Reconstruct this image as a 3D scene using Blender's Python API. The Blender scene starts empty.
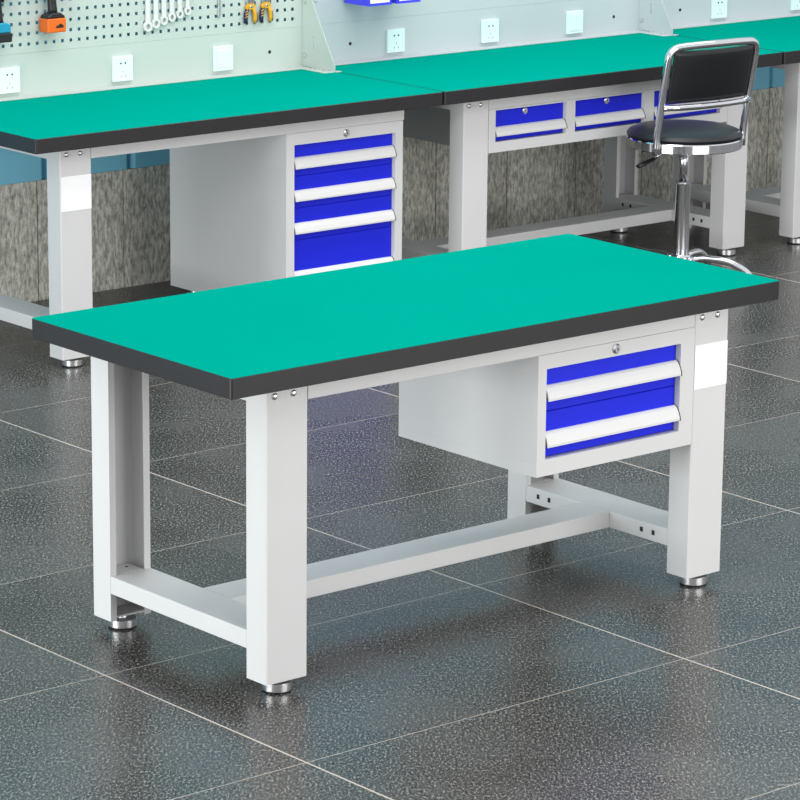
import bpy, bmesh, math, random
from mathutils import Vector, Matrix
random.seed(7)
S = bpy.context.scene
COL = S.collection
PI = math.pi

# ------------------------------------------------------------------ materials
def lin(c):
    return tuple(((v/255)/12.92 if v/255 <= .04045 else ((v/255+.055)/1.055)**2.4) for v in c) + (1.0,)

def mat(name, rgb, rough=.5, metal=0.0, spec=.5, var=0.0, vscale=6.0, bump=0.0, bscale=80.0, coat=0.0):
    m = bpy.data.materials.new(name); m.use_nodes = True
    nt = m.node_tree; b = nt.nodes['Principled BSDF']
    b.inputs['Roughness'].default_value = rough
    b.inputs['Metallic'].default_value = metal
    b.inputs['Specular IOR Level'].default_value = spec
    b.inputs['Coat Weight'].default_value = coat
    c = lin(rgb)
    tc = nt.nodes.new('ShaderNodeTexCoord')
    n = nt.nodes.new('ShaderNodeTexNoise'); n.inputs['Scale'].default_value = vscale
    n.inputs['Detail'].default_value = 3
    nt.links.new(tc.outputs['Object'], n.inputs['Vector'])
    r = nt.nodes.new('ShaderNodeValToRGB')
    r.color_ramp.elements[0].position = .3; r.color_ramp.elements[1].position = .7
    r.color_ramp.elements[0].color = tuple(v*(1-var) for v in c[:3]) + (1,)
    r.color_ramp.elements[1].color = tuple(min(1, v*(1+var)) for v in c[:3]) + (1,)
    nt.links.new(n.outputs['Fac'], r.inputs['Fac'])
    nt.links.new(r.outputs['Color'], b.inputs['Base Color'])
    if bump:
        n2 = nt.nodes.new('ShaderNodeTexNoise'); n2.inputs['Scale'].default_value = bscale
        nt.links.new(tc.outputs['Object'], n2.inputs['Vector'])
        bp = nt.nodes.new('ShaderNodeBump'); bp.inputs['Strength'].default_value = bump
        bp.inputs['Distance'].default_value = .002
        nt.links.new(n2.outputs['Fac'], bp.inputs['Height'])
        nt.links.new(bp.outputs['Normal'], b.inputs['Normal'])
    return m

M = dict(
    steel=mat('light grey powder coated steel', (211, 211, 210), .42, spec=.3, var=.012, bump=.03, bscale=400),
    green=mat('green laminate', (0, 149, 131), .6, spec=.0, var=.012, vscale=3),
    edge=mat('black edge band', (38, 37, 39), .42, spec=.4, var=.06, vscale=20, bump=.05, bscale=300),
    blue=mat('blue painted drawer front', (24, 36, 214), .45, spec=.3, var=.02),
    white=mat('bare white steel handle', (216, 216, 214), .35, spec=.4, var=.01),
    black=mat('black plastic', (18, 18, 20), .45, var=.1),
    dark=mat('dark hollow', (30, 32, 36), .8, var=.05),
    label=mat('blank white sticker', (254, 254, 254), .5, var=.005),
    chrome=mat('polished chrome', (225, 226, 230), .07, metal=1.0, var=.01),
    nickel=mat('brushed nickel', (228, 228, 229), .3, metal=1.0, var=.03, vscale=60),
    panel=mat('mint grey painted sheet steel', (187, 197, 191), .45, spec=.35, var=.02, vscale=2),
    paneldk=mat('pale blue grey painted sheet steel', (188, 197, 199), .45, spec=.35, var=.02, vscale=2),
    outlet=mat('white socket plastic', (222, 243, 240), .35, var=.005),
    leather=mat('black vinyl upholstery', (22, 23, 27), .38, spec=.5, var=.15, vscale=90, bump=.25, bscale=260),
    bin=mat('blue bin plastic', (62, 66, 226), .35, var=.03),
    orange=mat('orange plastic', (226, 100, 8), .45, var=.03),
    teal=mat('teal plastic', (12, 142, 174), .4, var=.04),
    yellow=mat('yellow rubber grip', (218, 160, 30), .5, var=.04),
    navy=mat('navy rubber grip', (26, 24, 70), .5, var=.05),
)

def floor_material():
    m = bpy.data.materials.new('dark granite floor tiles'); m.use_nodes = True
    nt = m.node_tree; N = nt.nodes; L = nt.links; b = N['Principled BSDF']
    tc = N.new('ShaderNodeTexCoord')
    sep = N.new('ShaderNodeSeparateXYZ'); L.new(tc.outputs['Object'], sep.inputs[0])
    def math_(op, a, bb=None, c=None):
        n = N.new('ShaderNodeMath'); n.operation = op
        for i, v in enumerate((a, bb, c)):
            if v is None: continue
            if isinstance(v, (int, float)): n.inputs[i].default_value = v
            else: L.new(v, n.inputs[i])
        return n.outputs[0]
    def line(coord, org, pitch, half):
        t = math_('DIVIDE', math_('SUBTRACT', coord, org), pitch)
        d = math_('MULTIPLY', math_('ABSOLUTE', math_('SUBTRACT', t, math_('ROUND', t))), pitch)
        cell = math_('FLOOR', t)
        return math_('LESS_THAN', d, half), cell
    lx, cx = line(sep.outputs[0], 1.118, 1.176, .0026)
    ly, cy = line(sep.outputs[1], .425, .772, .0017)
    lxw = math_('MULTIPLY', lx, .9); lyw = math_('MULTIPLY', ly, .55)
    grout = math_('MAXIMUM', lxw, lyw)
    # each tile its own tone and its own piece of stone
    comb = N.new('ShaderNodeCombineXYZ'); L.new(cx, comb.inputs[0]); L.new(cy, comb.inputs[1])
    wn = N.new('ShaderNodeTexWhiteNoise'); L.new(comb.outputs[0], wn.inputs['Vector'])
    off = N.new('ShaderNodeVectorMath'); off.operation = 'MULTIPLY_ADD'
    L.new(wn.outputs['Color'], off.inputs[0]); off.inputs[1].default_value = (9, 9, 0)
    L.new(tc.outputs['Object'], off.inputs[2])
    fine = N.new('ShaderNodeTexNoise'); fine.inputs['Scale'].default_value = 165; fine.inputs['Detail'].default_value = 4
    fine.inputs['Roughness'].default_value = .75
    gm = N.new('ShaderNodeMapping'); gm.vector_type = 'TEXTURE'; gm.inputs['Rotation'].default_value = (0, 0, math.radians(50))
    gm.inputs['Scale'].default_value = (2.0, 1, 1)
    L.new(off.outputs[0], gm.inputs[0]); L.new(gm.outputs[0], fine.inputs['Vector'])
    ramp = N.new('ShaderNodeValToRGB'); cr = ramp.color_ramp
    cr.elements[0].position = .36; cr.elements[0].color = lin((14, 14, 14))
    cr.elements[1].position = .66; cr.elements[1].color = lin((170, 168, 162))
    e = cr.elements.new(.47); e.color = lin((60, 60, 59))
    e = cr.elements.new(.54); e.color = lin((88, 88, 86))
    L.new(fine.outputs['Fac'], ramp.inputs['Fac'])
    big = N.new('ShaderNodeTexNoise'); big.inputs['Scale'].default_value = 2.6; big.inputs['Detail'].default_value = 5
    L.new(off.outputs[0], big.inputs['Vector'])
    br = N.new('ShaderNodeValToRGB')
    br.color_ramp.elements[0].position = .36; br.color_ramp.elements[0].color = (.68, .655, .62, 1)
    br.color_ramp.elements[1].position = .64; br.color_ramp.elements[1].color = (.98, .985, .96, 1)
    L.new(big.outputs['Fac'], br.inputs['Fac'])
    mul = N.new('ShaderNodeMixRGB'); mul.blend_type = 'MULTIPLY'; mul.inputs[0].default_value = 1
    L.new(ramp.outputs['Color'], mul.inputs[1]); L.new(br.outputs['Color'], mul.inputs[2])
    tone = N.new('ShaderNodeMapRange'); L.new(wn.outputs['Value'], tone.inputs[0])
    tone.inputs['To Min'].default_value = .9; tone.inputs['To Max'].default_value = 1.08
    mt = N.new('ShaderNodeVectorMath'); mt.operation = 'SCALE'
    L.new(mul.outputs[0], mt.inputs[0]); L.new(tone.outputs[0], mt.inputs['Scale'])
    mix = N.new('ShaderNodeMixRGB'); L.new(grout, mix.inputs[0])
    L.new(mt.outputs[0], mix.inputs[1]); mix.inputs[2].default_value = lin((205, 193, 180))
    L.new(mix.outputs[0], b.inputs['Base Color'])
    rr = N.new('ShaderNodeMapRange'); L.new(big.outputs['Fac'], rr.inputs[0])
    rr.inputs['To Min'].default_value = .20; rr.inputs['To Max'].default_value = .34
    L.new(rr.outputs[0], b.inputs['Roughness'])
    b.inputs['Specular IOR Level'].default_value = .25
    bp = N.new('ShaderNodeBump'); bp.inputs['Strength'].default_value = .10; bp.inputs['Distance'].default_value = .0006
    L.new(fine.outputs['Fac'], bp.inputs['Height']); L.new(bp.outputs['Normal'], b.inputs['Normal'])
    return m

def concrete_material():
    m = bpy.data.materials.new('board marked concrete'); m.use_nodes = True
    nt = m.node_tree; N = nt.nodes; L = nt.links; b = N['Principled BSDF']
    tc = N.new('ShaderNodeTexCoord')
    mp = N.new('ShaderNodeMapping'); mp.inputs['Scale'].default_value = (1, 1, .33)
    L.new(tc.outputs['Object'], mp.inputs[0])
    n1 = N.new('ShaderNodeTexNoise'); n1.inputs['Scale'].default_value = 95; n1.inputs['Detail'].default_value = 4
    n1.inputs['Roughness'].default_value = .7; n1.inputs['Distortion'].default_value = .15
    n2 = N.new('ShaderNodeTexNoise'); n2.inputs['Scale'].default_value = 7; n2.inputs['Detail'].default_value = 3
    for n in (n1, n2): L.new(mp.outputs[0], n.inputs['Vector'])
    r1 = N.new('ShaderNodeValToRGB'); c = r1.color_ramp
    c.elements[0].position = .36; c.elements[0].color = lin((148, 147, 140))
    c.elements[1].position = .64; c.elements[1].color = lin((236, 235, 225))
    L.new(n1.outputs['Fac'], r1.inputs['Fac'])
    r2 = N.new('ShaderNodeValToRGB'); c = r2.color_ramp
    c.elements[0].position = .35; c.elements[0].color = (.80, .79, .76, 1)
    c.elements[1].position = .65; c.elements[1].color = (1.02, 1.02, 1, 1)
    L.new(n2.outputs['Fac'], r2.inputs['Fac'])
    mx = N.new('ShaderNodeMixRGB'); mx.blend_type = 'MULTIPLY'; mx.inputs[0].default_value = 1
    L.new(r1.outputs['Color'], mx.inputs[1]); L.new(r2.outputs['Color'], mx.inputs[2])
    L.new(mx.outputs[0], b.inputs['Base Color'])
    b.inputs['Roughness'].default_value = .8
    bp = N.new('ShaderNodeBump'); bp.inputs['Strength'].default_value = .6; bp.inputs['Distance'].default_value = .004
    L.new(n1.outputs['Fac'], bp.inputs['Height']); L.new(bp.outputs['Normal'], b.inputs['Normal'])
    return m

# ------------------------------------------------------------------ mesh builder
class MB:
    def __init__(s): s.bm = bmesh.new(); s.mats = []; s.cur = 0
    def use(s, name):
        if name not in s.mats: s.mats.append(name)
        s.cur = s.mats.index(name); return s
    def _fin(s, faces, smooth=False):
        for f in faces: f.material_index = s.cur; f.smooth = smooth
    def box(s, x0, x1, y0, y1, z0, z1, bev=0.0, seg=1):
        nb = bmesh.new()
        bmesh.ops.create_cube(nb, size=1)
        for v in nb.verts:
            v.co = Vector((x0 + (v.co.x+.5)*(x1-x0), y0 + (v.co.y+.5)*(y1-y0), z0 + (v.co.z+.5)*(z1-z0)))
        if bev: bmesh.ops.bevel(nb, geom=nb.edges[:], offset=bev, segments=seg, affect='EDGES', profile=.5)
        s.merge(nb); return s
    def merge(s, nb, mtx=None, smooth=False):
        vm = {}
        for v in nb.verts: vm[v] = s.bm.verts.new(mtx @ v.co if mtx else v.co)
        for f in nb.faces:
            try: g = s.bm.faces.new([vm[v] for v in f.verts])
            except ValueError: continue
            g.material_index = s.cur; g.smooth = smooth or f.smooth
        nb.free()
    def poly(s, pts, axis, a, b, bev=0.0, seg=1, smooth=False):
        """extrude an outline (2-D) along axis 'x','y' or 'z' from a to b"""
        def P(p, t):
            return {'x': (t, p[0], p[1]), 'y': (p[0], t, p[1]), 'z': (p[0], p[1], t)}[axis]
        nb = bmesh.new()
        v0 = [nb.verts.new(P(p, a)) for p in pts]; v1 = [nb.verts.new(P(p, b)) for p in pts]
        n = len(pts)
        nb.faces.new(v0); nb.faces.new(v1[::-1])
        for i in range(n):
            f = nb.faces.new((v0[i], v1[i], v1[(i+1) % n], v0[(i+1) % n])); f.smooth = smooth
        bmesh.ops.recalc_face_normals(nb, faces=nb.faces[:])
        if bev:
            caps = [e for e in nb.edges if all(v in v1 for v in e.verts) or all(v in v0 for v in e.verts)]
            bmesh.ops.bevel(nb, geom=caps, offset=bev, segments=seg, affect='EDGES', profile=.5)
        s.merge(nb); return s
    def lathe(s, prof, c, axis='z', n=32, smooth=True):
        """prof = [(radius, height)]"""
        nb = bmesh.new(); rings = []
        for r, h in prof:
            if r < 1e-6: rings.append([nb.verts.new((0, 0, h))]); continue
            rings.append([nb.verts.new((r*math.cos(2*PI*i/n), r*math.sin(2*PI*i/n), h)) for i in range(n)])
        def ang(k):
            (r0, h0), (r1, h1), (r2, h2) = prof[k-1], prof[k], prof[k+1]
            return abs((math.atan2(h2-h1, r2-r1)-math.atan2(h1-h0, r1-r0)+PI) % (2*PI)-PI)
        pairs = []
        cur = rings[0]
        for k in range(1, len(prof)):
            pairs.append((cur, rings[k])); cur = rings[k]
            if k < len(prof)-1 and ang(k) > .5 and len(rings[k]) > 1: cur = [nb.verts.new(v.co) for v in rings[k]]
        for a, b in pairs:
            for i in range(n):
                j = (i+1) % n
                q = [a[i % len(a)], a[j % len(a)], b[j % len(b)], b[i % len(b)]]
                u = []
                for v in q:
                    if v not in u: u.append(v)
                if len(u) > 2:
                    f = nb.faces.new(u); f.smooth = smooth
        if len(rings[0]) > 1: nb.faces.new(rings[0])
        if len(rings[-1]) > 1: nb.faces.new(rings[-1][::-1])
        bmesh.ops.recalc_face_normals(nb, faces=nb.faces[:])
        R = {'z': Matrix.Identity(4), 'y': Matrix.Rotation(PI/2, 4, 'X'), 'x': Matrix.Rotation(PI/2, 4, 'Y')}[axis]
        s.merge(nb, Matrix.Translation(c) @ R); return s
    def tube(s, pts, r, n=14, closed=False, flat=1.0):
        pts = [Vector(p) for p in pts]; nb = bmesh.new(); rings = []
        N = len(pts); up = None
        rad = r if isinstance(r, (list, tuple)) else [r]*N
        for i, p in enumerate(pts):
            if closed: t = (pts[(i+1) % N]-pts[i-1]).normalized()
            else: t = (pts[min(i+1, N-1)]-pts[max(i-1, 0)]).normalized()
            if up is None:
                up = Vector((0, 0, 1)) if abs(t.z) < .9 else Vector((0, 1, 0))
            sd = t.cross(up).normalized(); up = sd.cross(t).normalized()
            rings.append([nb.verts.new(p + sd*math.cos(2*PI*k/n)*rad[i] + up*math.sin(2*PI*k/n)*rad[i]*flat) for k in range(n)])
        pr = list(zip(rings, rings[1:])) + ([(rings[-1], rings[0])] if closed else [])
        for a, b in pr:
            for k in range(n):
                f = nb.faces.new((a[k], a[(k+1) % n], b[(k+1) % n], b[k])); f.smooth = True
        if not closed: nb.faces.new(rings[0][::-1]); nb.faces.new(rings[-1])
        bmesh.ops.recalc_face_normals(nb, faces=nb.faces[:])
        s.merge(nb); return s
    def build(s, name, parent=None, loc=None, label=None):
        # drop verts shared position issues, keep as one mesh
        me = bpy.data.meshes.new(name)
        s.bm.normal_update(); s.bm.to_mesh(me); s.bm.free()
        for k in s.mats: me.materials.append(M[k])
        o = bpy.data.objects.new(name, me); COL.objects.link(o)
        if parent: o.parent = parent
        if loc: o.location = loc
        if label: o['label'] = label
        return o

def tag(o, label=None, cat=None, group=None, kind=None):
    if label: o['label'] = label
    if cat: o['category'] = cat
    if group: o['group'] = group
    if kind: o['kind'] = kind
    return o
def root(name, loc, label, cat, group=None, rz=0):
    e = bpy.data.objects.new(name, None); COL.objects.link(e); e.location = loc; e.rotation_euler.z = rz
    e.empty_display_size = .1
    return tag(e, label, cat, group)
def rrect(x0, x1, y0, y1, r, n=5):
    out = []
    for cx, cy, a in ((x1-r, y1-r, 0), (x0+r, y1-r, PI/2), (x0+r, y0+r, PI), (x1-r, y0+r, 1.5*PI)):
        for k in range(n+1):
            t = a + k/n*PI/2; out.append((cx+r*math.cos(t), cy+r*math.sin(t)))
    return out
def arc_path(pts, r, n=6):
    """round the corners of a poly-line"""
    P = [Vector(p) for p in pts]; out = [P[0]]
    for a, b, c in zip(P, P[1:], P[2:]):
        u = (a-b).normalized(); w = (c-b).normalized()
        rr = min(r, (a-b).length*.49, (c-b).length*.49)
        s, e = b+u*rr, b+w*rr
        for k in range(n+1):
            t = k/n; out.append(s*(1-t)**2 + b*2*t*(1-t) + e*t*t)
    out.append(P[-1]); return out

# ------------------------------------------------------------------ workbench
def c_channel(x0, x1, yc, yo, lip=.018, t=.0028):
    """plan outline of a lipped channel: closed face at yc, open side at yo"""
    s = 1 if yo > yc else -1
    r = .003
    return [(x0+r, yc), (x1-r, yc), (x1, yc+s*r), (x1, yo), (x1-lip, yo), (x1-lip, yo-s*t), (x1-t, yo-s*t), (x1-t, yc+s*t),
            (x0+t, yc+s*t), (x0+t, yo-s*t), (x0+lip, yo-s*t), (x0+lip, yo), (x0, yo), (x0, yc+s*r)]

def drawer_front(b, x0, x1, z0, z1, yf, hz0, hz1, lock=None):
    """blue front plate set back in its opening, with the folded white handle across it"""
    m = MB().use('blue'); m.box(x0+.0015, x1-.0015, yf, yf+.018, z0, z1, .0012)
    m.use('white').box(x0+.006, x1-.006, yf+.0185, yf+.30, z0+.006, z1-.012)
    d = m.build('drawer', b)
    h = MB().use('white')
    y = yf-.0003
    pr = [(y, hz1), (y-.004, hz1-.0005), (y-.010, hz1-.005), (y-.0175, hz1-.017), (y-.0225, hz0+.006),
          (y-.0225, hz0), (y-.0195, hz0-.001), (y-.0185, hz0+.004), (y-.0145, hz1-.018), (y-.008, hz1-.009), (y, hz1-.005)]
    h.poly(pr, 'x', x0+.004, x1-.002)
    # the dark shaped end caps of the strip
    cap = [(y, hz1-.0053), (y-.0079, hz1-.0093), (y-.0144, hz1-.0183), (y-.0184, hz0+.0037), (y-.006, hz0+.0037), (y, hz0+.010)]
    h.use('black').poly(cap, 'x', x0+.004, x0+.0065); h.poly([(y, hz1+.0010), (y-.0045, hz1+.0006), (y-.0112, hz1-.0042), (y-.0190, hz1-.0165), (y-.0242, hz0+.0062),
                                      (y-.0242, hz0-.0012), (y-.018, hz0-.0012), (y, hz0+.012)], 'x', x1-.0019, x1-.0004)
    h.build('handle', d)
    if lock:
        add_lock(d, lock[0], yf, lock[1])
    return d

def add_lock(parent, x, y, z, r=.0105):
    l = MB().use('nickel')
    l.lathe([(r*1.25, 0), (r*1.25, .003), (r, .005), (r*.85, .0065), (r*.5, .0065)], (x, y, z), 'y', 24)
    l.use('dark').box(x-.0012, x+.0012, y-.0075, y-.0055, z-.004, z+.004)
    l.build('lock', parent)

def open_box(m, x0, x1, y0, y1, z0, z1, wins, depth=.019, t=.0015):
    """cabinet shell: solid sides, front frame round the window openings"""
    # windows sorted along x; all share z range
    wz0, wz1 = wins[0][2], wins[0][3]
    m.box(x0, x1, y0, y0+depth, wz1, z1)               # top band
    m.box(x0, x1, y0, y0+depth, z0, wz0)               # bottom band
    xs = [x0] + [v for w in wins for v in (w[0], w[1])] + [x1]
    for a, c in zip(xs[0::2], xs[1::2]): m.box(a, c, y0, y0+depth, wz0, wz1)
    m.box(x0, x0+.004, y0+depth, y1, z0, z1); m.box(x1-.004, x1, y0+depth, y1, z0, z1)
    m.box(x0+.004, x1-.004, y1-.004, y1, z0, z1)
    m.box(x0+.004, x1-.004, y0+depth, y1-.004, z0, z0+.004)
    m.box(x0+.004, x1-.004, y0+depth, y1-.004, z1-.004, z1)

def workbench(loc, W, D, H, label, lx=.1365, ly=.048, lw=.122, ld=.0757, stickers=(), right_legs=True, group=None, rx=None):
    b = root('workbench', loc, label, 'workbench', group)
    th = .05; zb = H-th; zr = H-.096; zl = .0325
    t = MB().use('edge'); t.poly(rrect(0, W, 0, D, .007), 'z', zb, H-.0012, .0015)
    top = t.build('tabletop', b, label='black-edged top slab')
    g = MB().use('green'); g.poly(rrect(.0012, W-.0012, .0012, D-.0012, .006), 'z', H-.0011, H)
    g.build('work_surface', top, label='smooth green laminate surface')
    rx = lx if rx is None else rx
    xl0, xl1, xr0, xr1 = lx, lx+lw, W-rx-lw, W-rx
    # rails under the top
    f = MB().use('steel')
    e = .0004
    f.box(xl1+e, xr0-e if right_legs else W-rx, ly, ly+.04, zr, zb-e, .001); f.build('rail', b)
    f = MB().use('steel')
    f.box(xl1+e, xr0-e if right_legs else W-rx, D-ly-.04, D-ly, zr, zb-e, .001); f.build('rail', b)
    for k, (a, c) in enumerate(((xl0, xl0+.04), (xr1-.04, xr1))):
        f = MB().use('steel'); f.box(a, c, ly+ld+e, D-ly-.004-ld-e, zr, zb-e, .001); f.build('rail', b)
    legs = []
    for si, (x0, x1) in enumerate(((xl0, xl1), (xr0, xr1))):
        if si == 1 and not right_legs: continue
        for back in (0, 1):
            yc = D-ly-.004 if back else ly; yo = D-ly-.004-ld if back else ly+ld
            m = MB().use('steel'); m.poly(c_channel(x0, x1, yc, yo), 'z', zl, zb-e)
            lo, hi = min(yc, yo)+.003, max(yc, yo)-.003
            m.box(x0+.003, x1-.003, lo, hi, zl+.006, zl+.010)      # sole plate that takes the foot
            leg = m.build('leg', b)
            xc, yy = (x0+x1)/2, (yc+yo)/2
            ft = MB().use('nickel'); ft.lathe([(.035, .004), (.036, .005), (.036, .0235), (.035, .0245), (.012, .0255), (.012, zl+.0055)], (xc, yy, 0), 'z', 36)
            ft.use('black').lathe([(.0335, 0), (.035, .001), (.035, .0035), (.0335, .0039)], (xc, yy, 0), 'z', 36)
            ft.build('levelling_foot', leg, label='shiny round metal foot')
            if not back:
                for bx in ((x0+.024, x0+.079) if si == 0 else (x0+.025, x0+.080)):
                    bo = MB().use('nickel')
                    bo.lathe([(.0085, 0), (.0082, .002), (.006, .0042), (.003, .0052), (0, .0055)], (bx, yc, zb-.0245), 'y', 18)
                    bo.build('bolt', leg)
                if si in stickers:
                    st = MB().use('label'); st.box(x0+.003, x1-.002, yc-.0012, yc-.0001, H-.262, H-.147)
                    st.build('sticker', leg, label='blank white sticker plate')
    # cross bars between front and back legs, and the long stretcher
    z0, z1 = .105, .150
    inner = []
    for si, (x0, x1) in enumerate(((xl0, xl1), (xr0, xr1))):
        if si == 1 and not right_legs: continue
        m = MB().use('steel')
        m.box(x0, x1, ly+ld+e, D-ly-.004-ld-e, z0, z1, .0012)
        m.box(x0+.020, x1-.020, ly+.006, ly+ld, z1-.004, z1); m.box(x0+.020, x1-.020, D-ly-ld, D-ly-.006, z1-.004, z1)
        m.use('dark')
        for yy in ((.178, .222, D-.222, D-.178) if si else ()):                 # square punched holes
            m.box(x0-.0004, x0+.001, yy-.0055, yy+.0055, .122, .135)
        for yy in (D-ly-ld+.028,):
            m.lathe([(.004, 0), (.004, .0006)], (x0+.080, yy+.012, z1), 'z', 12)
        m.build('crossbar', b)
    m = MB().use('steel'); ym = D/2
    if right_legs: m.box(xl1+e, xr0-e, ym-.0575, ym+.0575, z0, z1-.0004, .0012); m.build('stretcher', b)
    else: m.bm.free()
    return b, (xl0, xl1, xr0, xr1, zr)

# --- the bench in front
BW, BD, BH = 1.778, .803, .8
fb, (xl0, xl1, xr0, xr1, zr) = workbench((0, 0, 0), BW, BD, BH,
    'light grey steel workbench with green top standing alone in front, two blue drawers hanging below',
    stickers=(1,))
def hung_unit(b, x0, x1, y0, y1, z0, z1, wins, drawers, locks=(), name='drawer_cabinet'):
    m = MB().use('steel'); open_box(m, x0, x1, y0, y1, z0, z1, wins); c = m.build(name, b)
    for (a, q, dz0, dz1, h0, h1, lk) in drawers:
        drawer_front(b, a, q, dz0, dz1, y0+.017, h0, h1, lk)
    for (x, z) in locks: add_lock(c, x, y0-.0001, z)
    return c
c = hung_unit(fb, .980, xr0-.0006, .0475, .577, .395, zr-.0005, [(1.008, 1.471, .437, .667)],
          [(1.008, 1.471, .5550, .6655, .585, .622, None), (1.008, 1.471, .4385, .5535, .467, .504, None)],
          [(1.242, .686)])
# visible fold lines of the box: lower tray and lid seams
m = MB().use('steel')
m.box(.9792, .980, .05, .575, .395, .423); m.build('bottom_tray', fb)

# --- the row behind
BY, HB, WB, PITCH = 3.044, .7925, 1.730, 1.7385
BX = 1.523
b1, r1 = workbench((BX, BY, 0), WB+.002, .80, HB, 'workbench at left of the back row with a tall pedestal of blue drawers',
                   lx=.132, lw=.124, ly=.057, stickers=(0,), right_legs=False)
b2, r2 = workbench((BX+PITCH, BY, 0), WB, .80, HB, 'workbench behind the stool with three small blue drawers side by side',
                   lx=.142, rx=.118, lw=.120, ly=.057)
b3, r3 = workbench((BX+2*PITCH, BY, 0), WB, .80, HB, 'green topped workbench cut off by the right edge of the view, no drawers showing',
                   lx=.148, lw=.120, ly=.057)
# pedestal cabinet of the first
px0, px1 = 2.592-BX, 3.117-BX
zz = r1[4]-.0005
hung_unit(b1, px0, px1, .0565, .735, .055, zz, [(2.628-BX, 3.083-BX, .140, .655)],
          [(2.628-BX, 3.083-BX, .5430, .6535, .571, .609, None), (2.628-BX, 3.083-BX, .4305, .5420, .457, .493, None),
           (2.628-BX, 3.083-BX, .3175, .4295, .342, .378, None), (2.628-BX, 3.083-BX, .1415, .3165, .170, .208, None)],
          [(2.858-BX, .676)], name='drawer_pedestal')
m = MB().use('nickel')
m.bm.free()
for xx in (px0+.06, px1-.06):
    for yy in (.12, .67):
        m = MB().use('nickel'); m.lathe([(.028, 0), (.030, .002), (.030, .03), (.012, .032), (.012, .0548)], (xx, yy, 0), 'z', 24)
        m.build('pedestal_foot', b1)
# three drawers side by side of the second
o2 = BX+PITCH
wx = [(3.556, 3.905), (3.950, 4.307), (4.356, 4.712)]
ws = [(a-o2, q-o2, .574, .690) for a, q in wx]
hung_unit(b2, r2[1]+.0006, r2[2]-.0006, .0565, .66, .536, r2[4]-.0005, ws,
          [(a, q, .5755, .6885, .594, .627, ((a+q)/2-(.018 if q < .7 else .005), .674)) for a, q, _, _ in ws], name='drawer_unit')

# ------------------------------------------------------------------ room
M['floor'] = floor_material(); M['concrete'] = concrete_material()
M['bluewall'] = mat('teal blue wall cladding', (124, 196, 220), .5, spec=.3, var=.03, vscale=3)
WY = 4.06
m = MB().use('floor'); m.box(-9, 13, -9, WY+.2, -.05, 0); tag(m.build('floor'), kind='structure')
m = MB().use('concrete')
seam, pit = 2.585, .379
k0 = int((-9-seam)/pit)
xs = [seam+pit*k for k in range(k0, k0+59)]
for a in xs: m.box(a+.002, a+pit-.002, WY, WY+.18, 0, .440)
m.box(xs[0], xs[-1]+pit, WY+.010, WY+.17, 0, .438)
tag(m.build('wall_back'), kind='structure')
m = MB().use('bluewall')
g0, gp = 2.6115, .3765
pr = []
k0 = int((-9-g0)/gp)
for k in range(k0, k0+59):
    x = g0+gp*k
    pr += [(x, WY+.035), (x+.012, WY+.035), (x+.019, WY+.006), (x+.030, WY), (x+gp-.011, WY), (x+gp-.003, WY+.006)]
pr = pr + [(pr[-1][0]+.01, WY+.18), (pr[0][0], WY+.18)]
m.poly(pr, 'z', .441, 3.2)
tag(m.build('wall_back_upper'), kind='structure')

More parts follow.
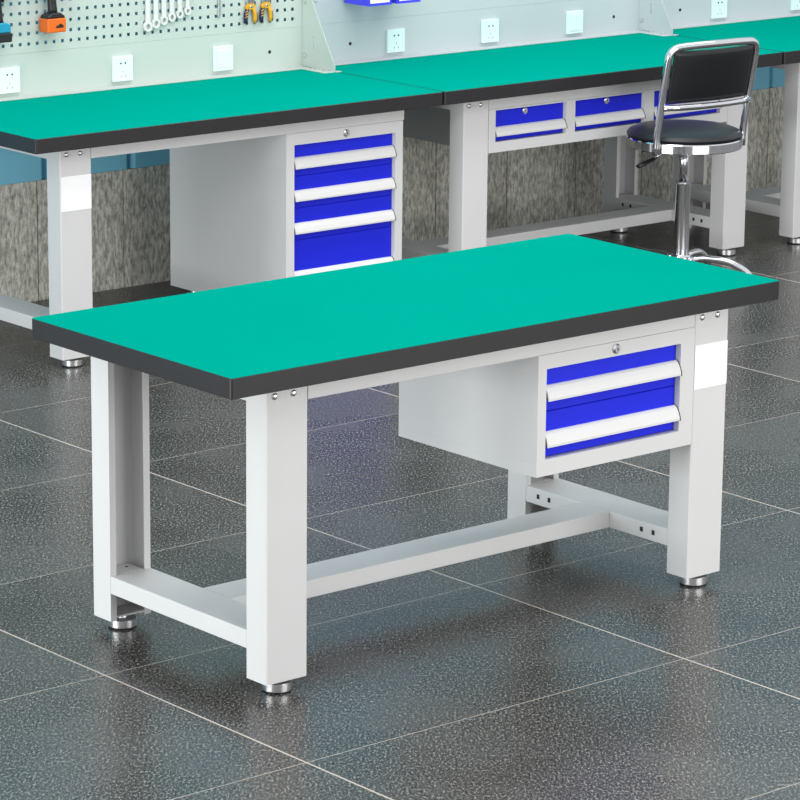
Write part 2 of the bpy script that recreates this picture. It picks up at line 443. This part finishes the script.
# ------------------------------------------------------------------ back panels
PY = 3.835
def pegboard(x0, x1, label, holes, dots, sockets, pm):
    r = root('pegboard' if holes else 'back_panel', ((x0+x1)/2, PY, HB), label, 'pegboard' if holes else 'panel')
    ox, oy, oz = (x0+x1)/2, PY, HB
    H0 = HB+.001
    m = MB().use(pm)
    m.box(x0-ox, x1-ox, 0, .014, H0-oz, .9415-oz)
    m.box(x0-ox+.006, x1-ox-.006, -.062, 0, H0-oz, H0+.0022-oz)          # foot flange on the bench top
    m.build('lower_panel', r)
    z0, z1 = .942, 1.66
    if holes:
        px, pz, hs = .03534, .0360, .0118
        hx1 = 3.198; hz0 = .973
        cols = [hx1-px*k for k in range(int((hx1-x0-.02)/px)+1)][::-1]
        rows = [hz0+pz*k for k in range(19)]
        gx = [x0]+[v for c_ in cols for v in (c_-hs/2, c_+hs/2)]+[x1]
        gz = [z0]+[v for c_ in rows for v in (c_-hs/2, c_+hs/2)]+[z1]
        nb = bmesh.new(); T = .0016
        V = {}
        def vert(i, j, l):
            k = (i, j, l)
            if k not in V: V[k] = nb.verts.new((gx[i]-ox, l*T, gz[j]-oz))
            return V[k]
        for i in range(len(gx)-1):
            for j in range(len(gz)-1):
                if i % 2 == 1 and j % 2 == 1:
                    q = [(i, j), (i+1, j), (i+1, j+1), (i, j+1)]
                    for (a, c_) in zip(q, q[1:]+q[:1]):
                        nb.faces.new([vert(*a, 0), vert(*c_, 0), vert(*c_, 1), vert(*a, 1)])
                    continue
                nb.faces.new([vert(i, j, 0), vert(i+1, j, 0), vert(i+1, j+1, 0), vert(i, j+1, 0)])
                nb.faces.new([vert(i, j+1, 1), vert(i+1, j+1, 1), vert(i+1, j, 1), vert(i, j, 1)])
        bmesh.ops.recalc_face_normals(nb, faces=nb.faces[:])
        m = MB().use(pm); m.merge(nb)
        m.box(x0-ox, x1-ox, .0016, .014, z0-oz, z0+.003-oz); m.box(x0-ox, x0+.003-ox, .0016, .014, z0-oz, z1-oz)
        m.box(x1-.003-ox, x1-ox, .0016, .014, z0-oz, z1-oz); m.box(x0-ox, x1-ox, .0016, .014, z1-.003-oz, z1-oz)
        m.build('perforated_panel', r)
    else:
        m = MB().use(pm); m.box(x0-ox, x1-ox, 0, .014, z0-oz, z1-oz)
        for zr_ in (1.085, 1.30, 1.5):                                       # hanging rails
            m.box(x0+.03-ox, x1-.03-ox, -.008, 0, zr_-oz, zr_+.03-oz, .001)
        m.build('upper_panel', r)
    for dx in dots:
        m = MB().use('dark'); m.lathe([(.0068, 0), (.0062, .0012)], (dx-ox, 0, .859-oz), 'y', 18)
        m.build('fixing_hole', r)
    for sx, kind in sockets:
        m = MB().use('outlet')
        a, q = sx-.0475-ox, sx+.0385-ox; za, zb = .810-oz, .899-oz
        m.box(a, q, -.012, -.0002, za, zb, .002, 2)
        name = 'wall_socket'
        if kind == 'switch':
            m.box(a+.013, q-.013, -.0150, -.0118, za+.013, zb-.013, .001); name = 'light_switch'
            m.build(name, r)
        else:
            cx, cz = sx-.0045-ox, (za+zb)/2
            m.use('dark')
            for d in (-.010, .010): m.lathe([(.0036, 0), (.0036, .0004)], (cx+d, -.012, cz+.020), 'y', 12)
            so = m.build(name, r)
            mm = MB().use('dark')
            for (dx, dz) in ((0, -.010), (-.0095, -.026), (.0095, -.026)):
                mm.box(cx+dx-.0009, cx+dx+.0009, -.0124, -.0119, cz+dz-.0035, cz+dz+.0035)
            mm.build('socket_slots', so)
    # perforated triangular end bracket
    xb = x1+.010
    return r, (ox, oy, oz)

def bracket(r, o, xb, pm, flip=1):
    ox, oy, oz = o
    # side plate in the plane x = xb, outline in (y, z)
    outer = [(PY-.0005, HB+.0025), (3.640, HB+.0025), (3.640, HB+.020), (3.7775, 1.045), (3.822, 1.125), (PY-.0005, 1.135)]
    slot = [(3.7595, .862), (3.7725, .868), (3.7725, .905), (3.7655, .914)]
    nb = bmesh.new()
    lay = []
    for X in (xb-.0012-ox, xb+.0012-ox):
        es = []; vs = []
        for loop in (outer, slot):
            vv = [nb.verts.new((X, y-oy, z-oz)) for y, z in loop]; vs.append(vv)
            es += [nb.edges.new((vv[i], vv[(i+1) % len(vv)])) for i in range(len(vv))]
        bmesh.ops.triangle_fill(nb, use_beauty=True, edges=es); lay.append(vs)
    for va, vb in zip(*lay):
        for i in range(len(va)):
            j = (i+1) % len(va); nb.faces.new((va[i], va[j], vb[j], vb[i]))
    bmesh.ops.recalc_face_normals(nb, faces=nb.faces[:])
    m = MB().use(pm); m.merge(nb)
    m.box(xb-.052-ox, xb-ox, 3.640-oy, 3.772-oy, HB+.0004-oz, HB+.0028-oz, .0006)
    m.box(xb-ox, xb+.026-ox, 3.632-oy, 3.655-oy, HB+.0004-oz, HB+.0028-oz, .0006)
    k = m.build('bracket', r)
    for y, z in ((3.818, .836), (3.818, 1.037), (3.755, 1.045)):
        m = MB().use('nickel'); m.lathe([(.0095, 0), (.009, -.003), (.004, -.005)], (xb-.0013-ox, y-oy, z-oz), 'x', 16); m.build('bolt', k)
    for y in (3.740, 3.668):
        m = MB().use('nickel'); m.lathe([(.010, 0), (.0095, .003), (.004, .005)], (xb-.028-ox, y-oy, HB+.0029-oz), 'z', 16); m.build('bolt', k)

pg1, o1 = pegboard(BX+.01, 3.2425, 'mint grey pegboard full of square holes standing on the left workbench, hung with tools', True,
                   [3.091], [(1.947, 's'), (2.427, 's'), (2.875, 'switch')], 'panel')
bracket(pg1, o1, 3.244, 'panel')
pg2, o2_ = pegboard(3.2485, 4.9795, 'plain pale panel behind the middle workbench with blue bins hung on it', False,
                    [3.474, 4.839], [(3.695, 's'), (4.174, 's'), (4.6225, 'switch')], 'paneldk')
bracket(pg2, o2_, 4.981, 'paneldk')
pg3, o3_ = pegboard(4.986, 6.70, 'plain pale panel at the right picture edge, behind the workbench without drawers', False,
                    [5.213], [(5.437, 's'), (5.912, 's')], 'paneldk')

# ------------------------------------------------------------------ tools on the pegboard
def wrench(x, z, s, label):
    """combination spanner hung ring down; x,z = ring centre"""
    r = root('combination_wrench', (x, PY-.0062, z), label, 'wrench', 'wrenches hanging in a row on the pegboard')
    m = MB().use('white')
    R, L, w = .0165*s, .215*s, .0085*s
    n = 24; nb = bmesh.new()
    # ring head
    ring = []
    for k in range(n):
        t = 2*PI*k/n; c_, s_ = math.cos(t), math.sin(t)
        ring.append([nb.verts.new((c_*rr, y, s_*rr)) for rr, y in ((R, -.0045), (R*.52, -.0045), (R*.52, .0045), (R, .0045))])
    for k in range(n):
        a, c_ = ring[k], ring[(k+1) % n]
        for i in range(4): nb.faces.new((a[i], a[(i+1) % 4], c_[(i+1) % 4], c_[i]))
    bmesh.ops.recalc_face_normals(nb, faces=nb.faces[:]); m.merge(nb)
    m.poly([(-w, R*.85), (w, R*.85), (w*.95, L*.85), (w*1.5, L), (-w*1.5, L), (-w*.95, L*.85)], 'y', -.0035, .0035, .001)
    # open jaw
    m.poly([(-w*1.5, L-.001), (w*1.5, L-.001), (R*1.15, L+R*.7), (R*1.1, L+R*1.9), (R*.55, L+R*2.0), (R*.5, L+R*.9), (-R*.5, L+R*.7),
            (-R*.55, L+R*1.8), (-R*1.05, L+R*1.6), (-R*1.15, L+R*.7)], 'y', -.0040, .0040, .001)
    b = m.build('wrench_body', r)
    return r
names = ['longest white wrench, leftmost of six hanging in a row on the pegboard', 'second white wrench from the left of the six on the pegboard',
         'third white wrench from the left of the six on the pegboard', 'fourth white wrench from the left of the six on the pegboard',
         'fifth white wrench from the left of the six on the pegboard', 'shortest white wrench, rightmost of six hanging in a row on the pegboard']
for k in range(6):
    wrench(2.536+.0352*k, .996+.0085*k, 1.12-.05*k, names[k])

def drill(x, z, label, base, battery, zshift=0):
    """cordless drill hung with its battery towards the bench; x,z = middle of the battery underside"""
    r = root('cordless_drill', (x, PY-.036, z), label, 'drill'); r.scale = (.78, .78, .82)
    m = MB().use(battery)
    hb = .060 if battery == 'orange' else .040
    m.box(-.050, .050, -.036, .036, 0, hb-.0003, .006, 3); bt = m.build('battery', r)
    if battery == 'orange':
        m = MB().use('black'); m.poly([(-.006, .020), (.034, .020), (.034, .028), (.024, .035), (.016, .038), (.006, .031), (-.006, .028)], 'y', -.0372, -.0355)
        m.build('release_button', bt)
    m = MB().use(base)
    m.poly([(-.047, hb), (.047, hb), (.046, .068), (.026, .082), (-.022, .082), (-.042, .070)], 'y', -.032, .032, .004)
    m.use('black')
    m.tube([(.001, 0, .072), (.0, 0, .10), (-.004, 0, .14), (-.008, 0, .185), (-.008, 0, .205)], [.024, .021, .020, .022, .026], 18)
    m.build('grip', r)
    m = MB().use('orange' if battery == 'orange' else 'teal')
    m.tube([(-.075, 0, .225), (-.07, 0, .225), (-.03, 0, .225), (.05, 0, .225), (.065, 0, .225)], [.020, .028, .031, .031, .024], 22)
    m.build('motor_housing', r)
    m = MB().use('dark'); m.tube([(.066, 0, .225), (.085, 0, .225), (.105, 0, .225), (.115, 0, .225)], [.022, .021, .018, .010], 20)
    m.build('chuck', r)
    m = MB().use('black'); m.box(.018, .030, -.007, .007, .165, .195, .002); m.build('trigger', r)
    # wire hook that carries it on the board
    m = MB().use('chrome'); m.tube(arc_path([(-.02, .0440, .262), (-.02, -.03, .262), (-.02, -.03, .275)], .008), .0025, 8); m.build('hook', r)
    return r
drill(2.108, 1.013, 'orange and black cordless drill hanging on the pegboard, orange battery lowest', 'black', 'orange')
drill(1.884, .995, 'teal and black cordless drill hanging at the left picture edge, cut off', 'teal', 'black')

def pliers(x, label):
    r = root('pliers', (x, PY-.0100, .9735), label, 'pliers', 'yellow and navy pliers on the pegboard'); r.scale = (1, 1, .86)
    for s in (-1, 1):
        m = MB().use('navy' if s < 0 else 'yellow')
        m.tube([(s*.0205, 0, 0), (s*.0215, 0, .02), (s*.0195, 0, .045), (s*.012, 0, .064)], [.0070, .0080, .0080, .0065], 12)
        m.use('yellow' if s < 0 else 'navy')
        if s < 0:
            for q in range(3): m.tube([(-.027, -.0066, .026+q*.011), (-.017, -.0080, .032+q*.011)], .0020, 8)
        else:
            m.tube([(.0262, -.001, .002), (.0275, -.001, .02), (.0255, -.001, .045)], .0048, 10)
        m.build('grip', r)
    m = MB().use('yellow')
    m.poly([(-.019, .058), (.019, .058), (.022, .070), (.013, .084), (-.013, .084), (-.022, .070)], 'y', -.006, .006, .001)
    m.use('chrome')
    m.poly([(-.0155, .0845), (.0155, .0845), (.017, .10), (.006, .135), (-.006, .135), (-.017, .10)], 'y', -.006, .006, .001)
    m.lathe([(.006, .0), (.006, .002), (.003, .003)], (0, -.006, .072), 'y', 16)
    m.build('jaws', r)
    return r
pliers(2.994, 'yellow and navy handled pliers on the pegboard, the left pair of the two')
pliers(3.066, 'yellow and navy handled pliers on the pegboard, the right pair of the two')

r = root('hand_file', (2.856, PY-.0045, 1.005), 'slim grey steel file hanging alone between the wrenches and the pliers', 'file')
m = MB().use('nickel'); m.poly([(-.0055, .0), (.0055, 0), (.0065, .16), (-.0065, .16)], 'y', -.0025, .0025, .0006); m.build('blade', r)
m = MB().use('navy'); m.tube([(0, -.006, .158), (0, -.006, .175), (0, -.006, .23), (0, -.006, .25)], [.007, .010, .0105, .006], 12); m.build('grip', r)

def storage_bin(x, label):
    """open fronted bin hooked on the panel; x = left side"""
    r = root('storage_bin', (x+.056, 3.735, 1.017), label, 'storage bin', 'blue bins on the back panel')
    w, t = .056, .003
    m = MB().use('bin'); y0, y1 = -.055, .085
    m.box(-w+.002, w-.002, y0+.002, y1, 0, .003)
    side = [(y0, .0005), (y1, .0005), (y1, .12), (y0+.06, .12), (y0, .055)]
    m.poly(side, 'x', -w, -w+t); m.poly(side, 'x', w-t, w)
    m.box(-w+t, w-t, y0, y0+t, .0005, .055); m.box(-w+t, w-t, y1-t, y1, .0005, .12)
    m.box(-w-.0015, w+.0015, y0-.002, y0+.001, .052, .058); m.box(-w-.001, w+.001, y0-.0018, y0, .0004, .006)
    m.box(-w+.02, w-.02, y1, y1+.0065, .10, .118)
    bb = m.build('bin_body', r)
    m = MB().use('label'); m.box(-w+.010, w-.010, y0-.0012, y0-.0002, .010, .048); m.build('label_card', bb, label='blank white label card')
    return r
storage_bin(3.432, 'blue plastic storage bin with a white card, left one of two hung on the panel')
storage_bin(3.572, 'blue plastic storage bin with a white card, right one of two hung on the panel')

# ------------------------------------------------------------------ stool
st = root('swivel_stool', (4.284, 2.862, 0), 'chrome swivel stool with round black seat and black backrest in front of the workbenches', 'stool', rz=math.radians(-4))
UP = .020
# star base
hub = MB().use('chrome')
hub.lathe([(.030, .050), (.036, .055), (.037, .070), (.037, .104), (.033, .110), (.0285, .111), (.0285, .372), (.030, .375), (.030, .384), (.0185, .387)], (0, 0, 0), 'z', 36)
hub.build('column_sleeve', st)
m = MB().use('chrome'); m.lathe([(.0165, .388), (.0165, .525)], (0, 0, 0), 'z', 28); m.build('gas_column', st)
for k in range(5):
    a = math.radians(-46+72*k)
    d = Vector((math.cos(a), math.sin(a), 0))
    def pt(rr, z): return d*rr+Vector((0, 0, z))
    path = arc_path([pt(.034, .086), pt(.075, .098), pt(.175, .092), pt(.245, .055), pt(.272, .022)], .05, 5)
    m = MB().use('chrome'); m.tube(path, .0135, 14)
    lg = m.build('base_leg', st)
    e = pt(.273, 0)
    m = MB().use('black'); m.lathe([(.018, 0), (.021, .003), (.021, .012), (.016, .0165), (.010, .018)], (e.x, e.y, 0), 'z', 20); m.build('glide', lg)
R = .2155
m = MB().use('chrome'); m.lathe([(R-.02, .500), (R-.004, .500), (R, .503), (R, .533), (R-.003, .537), (R-.012, .537)], (0, 0, 0), 'z', 72)
m.lathe([(.075, .482), (.078, .486), (.078, .499)], (0, 0, 0), 'z', 24)
m.build('seat_ring', st).location.z = UP
m = MB().use('leather'); m.lathe([(R-.013, .5375), (R-.003, .541), (R-.0005, .549), (R-.010, .561), (R-.035, .571), (R-.08, .578), (.06, .581), (0, .5815)], (0, 0, 0), 'z', 72)
m.build('seat', st).location.z = UP
hw = .209
path = [(-hw, -.085, .497), (-hw, -.088, .55), (-hw-.002, -.112, .70), (-hw-.002, -.150, .895), (-hw*.5, -.168, .901), (0, -.175, .902), (hw*.5, -.168, .901), (hw+.002, -.150, .895),
        (hw+.002, -.112, .70), (hw, -.088, .55), (hw, -.085, .497)]
m = MB().use('chrome'); m.tube(arc_path(path, .045, 7), .0138, 16); fr = m.build('backrest_frame', st); fr.location.z = UP
m = MB().use('chrome'); m.tube([(-hw, -.118, .672), (-hw*.7, -.136, .672), (-hw*.3, -.148, .672), (hw*.3, -.148, .672), (hw*.7, -.136, .672), (hw, -.118, .672)], .0115, 14); m.build('crossbar', fr)
# curved pad
nb = bmesh.new(); nx, nz = 18, 10; G = {}
for l in (0, 1):
    for i in range(nx+1):
        for j in range(nz+1):
            u = -1+2*i/nx; v = j/nz
            x = u*(hw-.017); z = .688+v*.196
            y = -.124-.041*v - .026*(1-u*u) + .008
            bul = .016*(1-abs(u)**4)*(1-abs(2*v-1)**4)
            y += (bul+.005) if l else -(bul*.35+.003)
            G[i, j, l] = nb.verts.new((x, y, z))
for i in range(nx):
    for j in range(nz):
        nb.faces.new((G[i, j, 0], G[i+1, j, 0], G[i+1, j+1, 0], G[i, j+1, 0])); nb.faces.new((G[i, j, 1], G[i, j+1, 1], G[i+1, j+1, 1], G[i+1, j, 1]))
for i in range(nx):
    for j in (0, nz): nb.faces.new((G[i, j, 0], G[i, j, 1], G[i+1, j, 1], G[i+1, j, 0]))
for j in range(nz):
    for i in (0, nx): nb.faces.new((G[i, j, 0], G[i, j+1, 0], G[i, j+1, 1], G[i, j, 1]))
bmesh.ops.recalc_face_normals(nb, faces=nb.faces[:])
for f in nb.faces: f.smooth = True
m = MB().use('leather'); m.merge(nb); m.build('backrest_pad', st).location.z = UP
m = MB().use('chrome'); m.tube([(-.03, 0, .492), (-.105, -.002, .482), (-.15, -.004, .470)], .0055, 10)
m.use('black').tube([(-.13, -.003, .474), (-.155, -.004, .464), (-.215, -.006, .448), (-.228, -.006, .444)], [.007, .012, .015, .011], 12, flat=.5)
m.build('height_lever', st).location.z = UP

# ------------------------------------------------------------------ light
def area(name, loc, target, sx, sy, power, col=(1, 1, 1)):
    l = bpy.data.lights.new(name, 'AREA'); l.shape = 'RECTANGLE'; l.size = sx; l.size_y = sy; l.energy = power; l.color = col
    o = bpy.data.objects.new(name, l); COL.objects.link(o); o.location = loc
    o.rotation_euler = (Vector(target)-Vector(loc)).to_track_quat('-Z', 'Y').to_euler()
    return o
w = bpy.data.worlds.new('World'); S.world = w; w.use_nodes = True
bg = w.node_tree.nodes['Background']; bg.inputs[0].default_value = (.96, .98, 1.0, 1); bg.inputs[1].default_value = .93
area('overhead_fill_front', (.4, -.6, 3.6), (.6, .2, 0), 3.0, 2.0, 62)  # unseen overhead area light, added to light the front bench
area('overhead_fill_row', (3.4, 2.4, 3.4), (3.4, 2.9, 0), 5.5, 1.0, 90)  # unseen overhead area light, added along the back row
area('fill_light_left', (-4.4, 1.0, .75), (.4, .9, .42), 3.4, 1.2, 200, (.97, .99, 1))  # unseen low area light, added to brighten the left-facing sides
area('fill_light_front', (2.6, -4.6, 1.25), (3.4, 2.8, .45), 4.5, 1.6, 150, (1, .99, .97))  # unseen area light, added to brighten the front faces

# ------------------------------------------------------------------ camera
cd = bpy.data.cameras.new('Camera'); cam = bpy.data.objects.new('Camera', cd); COL.objects.link(cam)
CP = dict(x=-4.3839, y=-5.7777, z=2.5353, yaw=.7014, pitch=-.2411, roll=.0097, f=3316.2989)
cy, sy, cp, sp = math.cos(CP['yaw']), math.sin(CP['yaw']), math.cos(CP['pitch']), math.sin(CP['pitch'])
fwd = Vector((sy*cp, cy*cp, sp)); rt = Vector((cy, -sy, 0)); up = rt.cross(fwd)
c_, s_ = math.cos(CP['roll']), math.sin(CP['roll'])
r2_ = rt*c_+up*s_; u2_ = -rt*s_+up*c_
mw = Matrix((r2_, u2_, -fwd)).transposed().to_4x4(); mw.translation = (CP['x'], CP['y'], CP['z'])
cam.matrix_world = mw
cd.sensor_fit = 'HORIZONTAL'; cd.sensor_width = 36; cd.lens = CP['f']*36/800
cd.clip_start = .1; cd.clip_end = 60
S.camera = cam
S.view_settings.view_transform = 'Standard'; S.view_settings.look = 'None'
S.view_settings.gamma = 1; S.view_settings.use_curve_mapping = False
S.view_settings.exposure = 0
